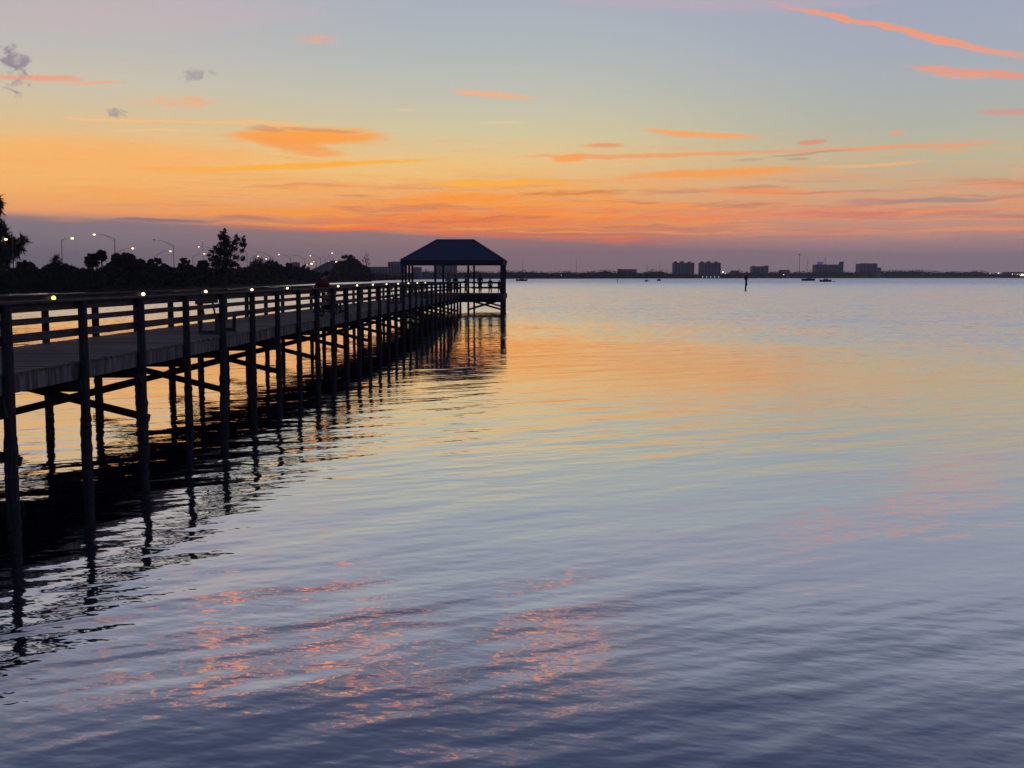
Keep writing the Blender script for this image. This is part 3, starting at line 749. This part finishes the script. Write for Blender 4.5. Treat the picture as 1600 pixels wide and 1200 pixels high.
for lab, u, v, h_ in (('tall floodlight mast with a blunt top left of the long hotel', 1249.5, 397, 1), ('thin radio mast on the shore left of the low flat building', 900.5, 404, 0)):
    Y = shore_Y(u)+40; p_ = P(u, v, Y); root = empty('mast', (p_.x, Y, 1), label=lab, cat='mast')
    MB().tube([(0,0,0),(0,0,p_.z-1)], [.8,.55] if h_ else [.45,.25], 6).build('mast_pole', M['metal'], root)
    if h_: MB().box(-2.6,2.6,-.8,.8,p_.z-3.6,p_.z-1).build('light_rack', M['metal'], root)
for i, (u, v, lab) in enumerate([(1155.5,420.5,'slim palm on the far shore right of the low roof'),(1019.5,421,'small dark palm on the far shore left of the twin towers'),(1041.5,421.5,'thin palm close to the left side of the left tower')]):
    Y = shore_Y(u)+14; p_ = P(u, v, Y); root = empty('palm_tree', (p_.x, Y, 1), label=lab, cat='palm tree', group='palms on the far shore')
    hh_ = p_.z-1; MB().tube([(0,0,0),(0,0,hh_)], .35, 6).build('trunk', M['bark'], root)
    V = []
    for k in range(16):
        a = k*2*math.pi/16; dx, dy = math.cos(a), math.sin(a)
        V += [(0,0,hh_),(dx*1.6-dy*.4,dy*1.6+dx*.4,hh_+.9),(dx*3.2,dy*3.2,hh_-.9),(dx*1.6+dy*.4,dy*1.6-dx*.4,hh_+.5)]
    leaf_obj('crown', V, M['leaf2'], root)

# ------------------------------------------------------------------ boats and markers
def hull_mesh(L, B, D, sheer=.25, stern=.75):
    b = MB(); n = 11; m = 6
    for i in range(n):
        t_ = i/(n-1); x = -L/2+L*t_
        wd = B/2*(stern+(1-stern)*math.sin(min(1,t_*2.2)*math.pi/2)) * (1-max(0,(t_-.45)/.55)**2.2)
        zt = D+sheer*(2*t_-1)**2*D; kl = -.35*D*(1-max(0,(t_-.6)/.4)**2)
        ring = [(x+(.04*L*t_ if 1 else 0), 0, kl)]
        for k in range(1, m):
            a = k/(m-1); ring.append((x+.06*L*a*t_, wd*math.sin(a*math.pi/2)**.7, kl+(zt-kl)*a**1.3))
        full = [(p[0], -p[1], p[2]) for p in reversed(ring[1:])]+ring
        b.v += full
    w_ = 2*m-1
    for i in range(n-1):
        for k in range(w_-1):
            a = i*w_+k; b.f.append((a, a+1, a+1+w_, a+w_))
        b.f.append((i*w_, i*w_+w_, i*w_+w_+w_-1, i*w_+w_-1))
    b.f.append(tuple(range(w_)))
    return b
def sailboat(label, u, v, L, rz, mast_v=None, mat='hulld', cabin=True, cat='sailboat'):
    Y = YW(v); s = 1
    root = empty('sailboat' if mast_v else 'motorboat', (gx(u,Y), Y, 0), R(rz), label=label, cat=cat)
    B = max(1.6, L*.3); D = L*.15
    hull_mesh(L, B, D).build('hull', M[mat], root, True)
    if cabin: MB().prism([(-.22*L,D*1.0),(.2*L,D*1.0),(.12*L,D*1.65),(-.2*L,D*1.75)], -B*.28, B*.28).build('cabin', M['white'], root)
    if mast_v:
        zt = P(u, mast_v, Y).z
        MB().tube([(.08*L,0,D),(.08*L,0,zt)], [.13,.09], 6).build('mast', M['metal'], root)
        MB().tube([(.07*L,0,D*2.2),(-.38*L,0,D*2.1)], [.1,.09], 6).build('boom', M['metal'], root)
        MB().tube([(.08*L,0,zt-.3),(.49*L,0,D*1.25)], .03, 4).tube([(.08*L,0,zt-.3),(-.47*L,0,D*1.2)], .03, 4).build('rigging', M['metal'], root)
    return root
sailboat('moored sailboat nearest to the pavilion, cabin amidships and thin mast', 815, 439.2, 9.2, 8, 408.5)
sailboat('moored sailboat below the tall floodlight mast', 1263, 438.8, 11.3, 184, 407)
sailboat('moored sailboat in front of the long hotel with its mast crossing it', 1290, 440.3, 8.2, 140, 401.5)
sailboat('tiny dark moored boat, left of the two before the twin towers', 1010.5, 439.9, 4.5, 60, 413.5)
sailboat('small moored sailboat, right of the two before the twin towers', 1030, 438.8, 6.2, 55, 409)
sailboat('dinghy afloat just right of the boat before the long hotel', 1303.5, 440.2, 1.9, 10, None, cabin=False, cat='dinghy')
Y = YW(453.3); root = empty('channel_marker', (gx(1165.5,Y), Y, 0), label='thick dark channel marker post rising from the water at right', cat='channel marker')
MB().tube([(-.06,0,-1),(.06,.0,3.4)], [.2,.18], 10).build('piling', M['dark'], root)
MB().tube([(.28,0,1.1),(.2,.0,3.0)], [.12,.12], 8).build('brace_post', M['dark'], root)
MB().box(-.42,.38,-.26,-.22,2.55,3.62).build('signboard', M['black'], root)
MB().ball((-.05,0,3.55), .17, 8, 6, (1,1,.8)).build('piling_cap', M['white'], root)
Y = YW(442.6); b = MB().tube([(0,0,-1),(0,0,2.3)], [.14,.12], 8).box(-.2,.2,-.18,-.15,1.7,2.25)
o = b.build('channel_pole', M['dark']); o.location = (gx(964.5,Y), Y, 0); tag(o, 'slim dark pole standing in the water right of the pavilion', 'pole')

# ------------------------------------------------------------------ the pier
AL = math.atan(71/1758.0)
L0 = 8.5; DK = H-.175*L0; W = 3.12; SP = 2.778; D0 = 16.83
K0, K1 = -2, 29
def bent(k): return D0+SP*k
def pw(x, y, z=0): return Vector((x*math.cos(AL)+y*math.sin(AL), -x*math.sin(AL)+y*math.cos(AL), z))
pier = empty('pier', (0,0,0), -AL, label='long wooden boardwalk pier with timber railings running to the pavilion', cat='pier')
xn, xf = -L0, -L0-W
ys, ye = bent(K0)-.3, 99.7
b = MB(); y = ys
while y < ye:
    j = random.uniform(-.006,.004); b.box(xf-.02+random.uniform(-.015,.015), xn+.02+random.uniform(-.015,.015), y, y+random.uniform(.130,.137), DK-.04+j, DK+j); y += .145
b.build('deck', M['plank'], pier)
b = MB()
for k in range(K0, K1+1):
    y0 = bent(k)+.01; y1 = min(bent(k+1)-.01, ye)
    j = random.uniform(-.004,.004); b.box(xn-.05, xn-.005+j, y0, y1, DK-.325, DK-.045)
b.build('fascia_board', M['fascia'], pier)
b = MB()
for k in range(K0, K1+1): b.box(xf+.005, xf+.05, bent(k)+.01, min(bent(k+1)-.01, ye), DK-.325, DK-.045)
b.build('fascia_board', M['fascia'], pier)
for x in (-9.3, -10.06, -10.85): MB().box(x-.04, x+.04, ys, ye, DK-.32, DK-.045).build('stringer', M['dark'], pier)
rail_z = [(DK+.925, DK+1.065), (DK+.727, DK+.818), (DK+.45, DK+.588)]
for side, xr, sgn in (('near', xn-.052, -1), ('far', xf+.052, 1)):
    for zi, (z0, z1) in enumerate(rail_z):
        b = MB()
        for k in range(K0, K1+1, 2):
            j = random.uniform(-.006,.006); j2 = random.uniform(-.008,.008)
            a = Vector((xr, bent(k)+.006 if k > K0 else ys, (z0+z1)/2+j)); c = Vector((xr, min(bent(k+2)-.006, ye), (z0+z1)/2+j2))
            b.bar(a, c, .038, z1-z0)
        b.build('rail_board', M['wood'], pier)
    xc = xr-sgn*.03; b = MB()
    for k in range(K0, K1+1, 2):
        j = random.uniform(-.005,.005); a = Vector((xc, bent(k)+.004 if k > K0 else ys, DK+1.086+j)); c = Vector((xc, min(bent(k+2)-.004, ye), DK+1.086+random.uniform(-.005,.005)))
        b.bar(a, c, .24, .036)
    b.build('handrail', M['wood'], pier)
for k in range(K0, K1+1):
    y = bent(k)
    for x in (xn+.07, xf-.07):
        lx, ly = random.uniform(-.02,.02), random.uniform(-.03,.03); r = random.uniform(.080,.092)
        zs = [-.9]+[-.2+.055*q for q in range(19)]+[DK-.2, DK+1.062]
        pts_ = [(x+lx*max(0,1-z/DK)+(random.uniform(-.006,.006) if -.3 < z < .75 else 0), y+ly*max(0,1-z/DK), z) for z in zs]
        rs_ = [r*(1.12 if z < .75 else 1.0)*(random.uniform(.95,1.11) if -.3 < z < .7 else 1)*(.94 if z > DK else 1) for z in zs]
        MB().tube(pts_, rs_, 12, True).build('piling', M['pile'], pier, False)
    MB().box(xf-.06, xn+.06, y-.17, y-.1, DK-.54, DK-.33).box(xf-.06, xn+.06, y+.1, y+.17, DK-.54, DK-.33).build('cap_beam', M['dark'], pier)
    if k % 2 == 0:
        zl, zh = .35, DK-.58
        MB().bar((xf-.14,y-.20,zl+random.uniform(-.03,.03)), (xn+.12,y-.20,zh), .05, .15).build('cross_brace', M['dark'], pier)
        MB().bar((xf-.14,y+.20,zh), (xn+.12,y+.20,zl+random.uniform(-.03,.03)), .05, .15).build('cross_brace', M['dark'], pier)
# bolts and the little block on the first post
for zz in (DK+.99, DK+.52): MB().tube([(xn+.0,bent(0)+.22,zz),(xn+.012-.03,bent(0)+.22,zz)], .014, 6).build('bolt', M['metal'], pier)

# lights on the far rail
def pier_light():
    root = empty('pier_light', (0,0,0), cat='pier light', group='small round lights along the far railing')
    MB().box(-.02,.0,-.07,.07,-.09,.09).build('back_plate', M['black'], root)
    h_ = MB().box(-.0,.09,-.05,.05,.075,.095).build('hood', M['black'], root)
    MB().ball((.07,0,-.005), .05, 12, 8, (1,1,1)).build('globe', M['bulbw'], root, True)
    return root
ords = ['nearest', 'second', 'third', 'fourth', 'fifth', 'sixth', 'seventh', 'eighth', 'ninth', 'tenth', 'eleventh', 'twelfth', 'thirteenth', 'fourteenth']
src = None; n_ = 0
for k in range(3, K1+1, 2):
    if src is None: o = src = pier_light()
    else: o = copy_tree(src)
    o.location = pw(xf+.075, bent(k), DK+1.02); o.rotation_euler = (0,0,-AL)
    if n_ == 0: lab = 'first light on the far railing, nearest to the left edge'
    elif n_ == 5: lab = 'sixth light on the far railing, partly behind the person in red'
    else: lab = f'{ords[n_]} light along the far pier railing counted from the left edge'
    o['label'] = lab; n_ += 1
bulbs = [c for c in bpy.data.objects if c.name.startswith('globe')]
first = src.children[-1] if src else None
for c in src.children:
    if c.name.startswith('globe'):
        nm = c.data.copy(); nm.materials[0] = M['bulb']; c.data = nm

# benches
def bench():
    root = empty('bench', (0,0,0), cat='bench', group='wooden benches on the pier deck')
    for y in (-.8, .8):
        b = MB(); b.box(-.26,.26,y-.045,y+.045,.0,.08); b.box(-.26,-.18,y-.045,y+.045,.081,.43); b.box(.18,.26,y-.045,y+.045,.081,.43)
        b.build('leg_frame', M['wood'], root)
        MB().bar((-.22,y*.6,.47),(-.30,y*.6,.92), .04,.06, (0,1,0)).build('back_post', M['wood'], root)
    b = MB()
    for i in range(3): b.box(-.27+i*.185,-.27+i*.185+.17,-.95,.95,.431,.47)
    b.build('seat', M['wood'], root)
    MB().bar((-.285,-.95,.84),(-.285,.95,.84), .035,.14).build('backrest', M['wood'], root)
    return root
b0 = bench()
for i, (x, y, lab) in enumerate([(-9.2, 30.05, 'wooden bench nearest to the left edge, seen through the near railing'),
      (-9.25, 47.2, 'wooden bench just beyond the person in red and the wagon'), (-9.3, 64.1, 'third wooden bench along the pier, beyond the wagon'), (-9.3, 81, 'farthest wooden bench on the pier, close to the pavilion')]):
    o = b0 if i == 0 else copy_tree(b0)
    o.location = pw(x, y, DK+.004); o.rotation_euler = (0,0,-AL); o['label'] = lab
# wagon with an orange bag
root = empty('wagon', pw(-9.15, 44.6, DK+.004), -AL, label='small dark folding wagon on the deck behind the person in red', cat='wagon')
MB().box(-.24,.24,-.38,.38,.26,.5).build('tub', M['blackc'], root)
for x in (-.27,.27):
    for y in (-.28,.28): MB().tube([(x-.025,y,.125),(x+.025,y,.125)], .125, 12).build('wheel', M['black'], root)
MB().bar((0,-.4,.2),(0,.4,.2), .05,.03).bar((-.25,-.28,.125),(.25,-.28,.125), .02,.02).bar((-.25,.28,.125),(.25,.28,.125), .02,.02).bar((0,0,.2),(0,0,.262),.3,.3,(1,0,0)).build('chassis', M['black'], root)
MB().tube([(0,-.38,.3),(0,-.62,.85)], .015, 6).tube([(-.1,-.62,.85),(.1,-.62,.85)], .018, 6).build('pull_handle', M['black'], root)
b = MB(); b.ball((0,0,.66), .19, 12, 8, (1.0,1.4,.85)); bag = b.build('bag', M['orange'], None, True)
bag.location = pw(-9.15, 44.6, DK+.004); bag.rotation_euler = (0,0,-AL); tag(bag, 'orange bag lying on the dark wagon beside the person in red', 'bag')
MB().tube([(0,-.16,.8),(0,-.08,.9),(0,.08,.9),(0,.16,.8)], .012, 6).build('strap', M['black'], bag)

# ------------------------------------------------------------------ the pavilion
DF = 100.0; PXL, PXR = -13.84, -4.99; PD = 7.0
pav = empty('pavilion', pw((PXL+PXR)/2, DF+PD/2, 0), -AL, label='open hip-roofed timber pavilion on pilings at the end of the pier', cat='pavilion')
hw, hd = (PXR-PXL)/2, PD/2
ez = H+1.10; eh = H+1.50
b = MB(); ew, ed = hw+.16, hd+.16; rl = 1.66; rz_ = H+3.42
b.add([(-ew,-ed,eh),(ew,-ed,eh),(ew,ed,eh),(-ew,ed,eh),(-rl,0,rz_),(rl,0,rz_)], [(0,1,5,4),(1,2,5),(2,3,4,5),(3,0,4),(3,2,1,0)])
b.build('roof', M['roof'], pav)
b = MB()
for a, c in (((-ew,-ed,eh),(-rl,0,rz_)),((ew,-ed,eh),(rl,0,rz_)),((ew,ed,eh),(rl,0,rz_)),((-ew,ed,eh),(-rl,0,rz_)),((-rl,0,rz_),(rl,0,rz_))): b.bar(Vector(a)+Vector((0,0,.03)), Vector(c)+Vector((0,0,.03)), .14, .05)
b.build('ridge_cap', M['roof'], pav)
for i, (a, c) in enumerate((((-ew,-hd),(ew,-hd)), ((-ew,hd),(ew,hd)), ((-hw,-hd+.1),(-hw,hd-.1)), ((hw,-hd+.1),(hw,hd-.1)))):
    MB().bar((a[0],a[1],(ez+eh)/2-.005), (c[0],c[1],(ez+eh)/2-.005), .18, eh-ez-.01).build('roof_beam', M['paint'], pav)
px_ = [-hw+2*hw*i/3 for i in range(4)]
posts = [(x, -hd) for x in px_]+[(x, hd) for x in px_]+[(-hw, -hd+PD*i/3) for i in (1,2)]+[(hw, -hd+PD*i/3) for i in (1,2)]
for (x, y) in posts:
    MB().box(x-.09,x+.09,y-.09,y+.09,-.9,ez-.004).build('post', M['paint'], pav)
b = MB(); y = -hd-.1
while y < hd+.1: b.box(-hw+.1, hw-.1, y, y+.138, DK-.04, DK); y += .145
b.build('deck', M['plank'], pav)
for y in (-hd-.17, hd+.12): MB().box(-hw-.2, hw+.2, y, y+.05, DK-.5, DK-.02).build('fascia_board', M['paint'], pav)
for x in (-hw-.17, hw+.12): MB().box(x, x+.05, -hd-.11, hd+.11, DK-.5, DK-.02).build('fascia_board', M['paint'], pav)
for i in range(4):
    y = -hd+PD*i/3; MB().box(-hw-.1, hw+.1, y+.1, y+.2, DK-.75, DK-.045).build('cap_beam', M['dark'], pav)
for y in (-hd, hd):
    for i in (0, 2):
        x0, x1 = px_[i], px_[i+1]
        MB().bar((x0,y-.13,.35),(x1,y-.13,DK-.55), .05,.16).build('cross_brace', M['dark'], pav)
        MB().bar((x0,y+.13,DK-.55),(x1,y+.13,.35), .05,.16).build('cross_brace', M['dark'], pav)
for (a, c) in (((hw-2*hw/3+.3,-hd+.12),(hw-.1,-hd+.12)), ((hw-.12,-hd+.2),(hw-.12,hd-.2)), ((-hw+.1,hd-.12),(hw-.1,hd-.12)), ((-hw+.12,-hd+.2),(-hw+.12,hd-.2)), ((-hw+.1,-hd+.12),(-1.9,-hd+.12))):
    b = MB()
    for z, h_ in ((DK+.98,.14),(DK+.52,.12)): b.bar((a[0],a[1],z),(c[0],c[1],z), .05, h_)
    b.build('railing', M['paint'], pav)

fl = empty('flood_lamp', pw(PXR+.2, DF-.1, H+1.2), -AL, label='small unlit floodlight bracketed to the right corner of the pavilion eave', cat='lamp')
MB().bar((-.05,0,0),(.16,0,.1), .05,.05).build('bracket', M['metal'], fl)
MB().prism([(.1,.02),(.34,.1),(.30,.26),(.08,.18)], -.14, .14).build('lamp_head', M['metal'], fl)

# ------------------------------------------------------------------ people
def skin_mesh(name, joints, edges, mat, parent, root=0, sub=2):
    me = bpy.data.meshes.new(name); me.from_pydata([j[0] for j in joints], edges, [])
    o = bpy.data.objects.new(name, me); COL.objects.link(o)
    if parent is not None: o.parent = parent
    md = o.modifiers.new('Skin', 'SKIN'); md.use_smooth_shade = True
    bm = bmesh.new(); bm.from_mesh(me); lay = bm.verts.layers.skin.verify(); bm.verts.ensure_lookup_table()
    for i, j in enumerate(joints):
        r = j[1]; bm.verts[i][lay].radius = (r, r) if not hasattr(r, '__len__') else r
        bm.verts[i][lay].use_root = (i == root)
    bm.to_mesh(me); bm.free()
    s = o.modifiers.new('Sub', 'SUBSURF'); s.levels = sub; s.render_levels = sub
    me.materials.append(mat); return o
def person(label, loc, rz, h=1.72, top='blackc', legs='navy', lean=0.0, arms='down', hairlong=False, sit=False, step=.12, group=None, bulk=.022):
    s = h/1.75
    root = empty('person', loc, rz, label=label, cat='person', group=group)
    def V(x,y,z): return Vector((x*s,y*s,z*s))
    hip = V(0,0,.93); 
    if sit: hip = V(0,0,.52)
    ln = math.radians(lean)
    def up(x, yf, d): return hip+V(x, math.sin(ln)*d+yf, math.cos(ln)*d)
    J = []; E = []
    def add(p, r, prev=None):
        J.append((tuple(p), r)); i = len(J)-1
        if prev is not None: E.append((prev, i))
        return i
    pel = add(hip, .115*s); waist = add(up(0,0,.2), .11*s, pel); ch = add(up(0,0,.40), (.15*s,.11*s), waist)
    nb = add(up(0,.0,.53), .06*s, ch); nk = add(up(0,.02,.60), .052*s, nb)
    hc = up(0,.03,.71)
    h1 = add(hc+V(0,0,-.03), (.07*s,.085*s), nk); h2 = add(hc+V(0,0,.06), (.078*s,.095*s), h1)
    add(hc+V(0,.015,.11), .05*s, h2)
    add(hc+V(0,.105,-.01), .014*s, h1)
    arm_idx = []; leg_idx = []; hands = []
    for sg in (-1,1):
        sh = add(up(sg*.185,0,.49), .055*s, nb)
        if arms == 'down': el = up(sg*.235,-.03,.22); wr = up(sg*.25,.06,-.03)
        elif arms == 'rail': el = up(sg*.32,.10,.28); wr = up(sg*.06,.34,.22)
        elif arms == 'bent': el = up(sg*.24,.0,.22); wr = up(sg*.12,.24,.26)
        else: el = up(sg*.23,.08,.22); wr = up(sg*.16,.28,.10)
        e = add(el, .043*s, sh); w = add(wr, .030*s, e); arm_idx += [sh, e, w]
        fd = (wr-el).normalized(); pm = add(wr+fd*.05*s, (.036*s,.02*s), w)
        sd = fd.cross(Vector((0,1,.1))).normalized() if abs(fd.y) < .8 else Vector((1,0,0))
        for q_ in range(4):
            l_ = (.075,.085,.08,.062)[q_]*s; k1 = add(wr+fd*(.08*s)+sd*((q_-1.5)*.02*s), .0095*s, pm)
            dn = (fd*.75+Vector((0,.1,-.35))).normalized(); add(Vector(J[k1][0])+dn*l_, .008*s, k1)
        th = add(wr+fd*.035*s-sd*.042*s, .011*s, pm); add(Vector(J[th][0])+(fd*.8-sd*.4)*.045*s, .009*s, th)
        hp = add(hip+V(sg*.09,0,-.06), .095*s, pel)
        if sit: kn = hip+V(sg*.12,.42,-.03); an = kn+V(0,.02,-.42)
        else: kn = Vector((sg*.10*s, (step*.6 if sg > 0 else -step*.2)*s, .50*s)); an = Vector((sg*.11*s, (step if sg > 0 else -step)*s, .09*s))
        k_ = add(kn, .062*s, hp); a_ = add(an, .04*s, k_); add(an+V(0,.13,-.045), (.035*s,.028*s), a_)
        leg_idx += [hp, k_, a_]
    skin_mesh('body', J, E, M['skin'], root)
    def cloth(name, ids, extra, mat):
        mp_ = {}; JJ = []; EE = []
        for i in ids:
            mp_[i] = len(JJ); r = J[i][1]; r = tuple(x+extra for x in r) if hasattr(r, '__len__') else r+extra
            JJ.append((J[i][0], r))
        for a, c in E:
            if a in mp_ and c in mp_: EE.append((mp_[a], mp_[c]))
        skin_mesh(name, JJ, EE, mat, root)
    cloth('shirt', [pel, waist, ch, nb]+arm_idx, bulk*s, M[top])
    cloth('trousers', [pel]+leg_idx, .020*s, M[legs])
    for sg in (-1,1):
        a = Vector(J[leg_idx[2 if sg < 0 else 5]][0]); MB().ball(a+V(0,.07,-.055), .05*s, 8, 6, (.9,2.3,.7)).build('shoe', M['black'], root, True)
    b = MB().ball(hc+V(0,-.022,.05), .107*s, 12, 8, (.9,1.02,1.05))
    if hairlong: b.ball(hc+V(0,-.08,-.08), .085*s, 10, 8, (1,.6,1.7))
    b.build('hair', M['hair'], root, True)
    for sg in (-1,1):
        MB().ball(hc+V(sg*.03,.092,.02), .009*s, 6, 5).build('eye', M['black'], root)
    return root
# rz = -AL-90deg turns the figure's front (+y) towards the near (right) side
person('person in a dark red top hunched forward with forearms on the near railing', pw(-9.2, 42.6, DK+.004), -AL-R(90), 1.80, 'red', 'navy', lean=33, arms='rail', hairlong=False, bulk=.075)
person('person in a pale blue shirt walking on the pier before the pavilion', pw(-9.35, 96.2, DK+.004), -AL+R(180), 1.74, 'blues', 'navy', arms='bent', step=.2)
person('dark-clothed person just right of the one in pale blue', pw(-9.0, 99.0, DK+.004), -AL+R(185), 1.62, 'blackc', 'blackc', arms='down', step=.16, hairlong=True)
person('slim dark figure beside the middle pavilion post, head clear above the railing', pw(-8.25, 101.2, DK+.004), -AL+R(90), 1.60, 'blackc', 'navy', arms='bent')
person('tallest dark figure standing at the right-hand pavilion railing', pw(-7.0, 101.6, DK+.004), -AL+R(200), 1.72, 'blackc', 'blackc', arms='bent')
person('slim smaller figure standing right of the tallest dark figure', pw(-6.1, 102, DK+.004), -AL+R(160), 1.38, 'blackc', 'navy', arms='down')
person('small child at the far right of the pavilion railing', pw(-5.3, 102.6, DK+.004), -AL+R(150), 1.18, 'blackc', 'navy', arms='down')

# ------------------------------------------------------------------ haze
hm = bpy.data.materials.new('haze_air'); hm.use_nodes = True; t = NT(hm.node_tree)
out = t.n('ShaderNodeOutputMaterial'); pvn = t.n('ShaderNodeVolumePrincipled')
pvn.inputs['Color'].default_value = (.86,.86,.88,1); pvn.inputs['Density'].default_value = .00011
t.link(pvn.outputs[0], out.inputs['Volume'])
hz = MB().box(-2700, 5200, -90, 5060, -1.6, 112).build('haze', hm); tag(hz, kind='stuff', label='thin evening haze over the whole bay', cat='haze')

# ------------------------------------------------------------------ camera & render
cam = bpy.data.cameras.new('camera'); co = bpy.data.objects.new('camera', cam); COL.objects.link(co)
co.location = (0,0,H); co.rotation_euler = (R(90)-TH, 0, 0)
cam.lens = F/1600*36; cam.sensor_width = 36; cam.clip_start = .05; cam.clip_end = 20000
sc.camera = co
sc.view_settings.view_transform = 'Standard'; sc.view_settings.look = 'None'
sc.view_settings.exposure = 0; sc.view_settings.gamma = 1
sc.render.engine = 'CYCLES'
cy = sc.cycles
cy.max_bounces = 6; cy.diffuse_bounces = 2; cy.glossy_bounces = 3; cy.volume_bounces = 0; cy.transparent_max_bounces = 4
cy.use_denoising = True; cy.use_adaptive_sampling = True; cy.adaptive_threshold = .01
cy.sample_clamp_indirect = 3; cy.caustics_reflective = False; cy.caustics_refractive = False
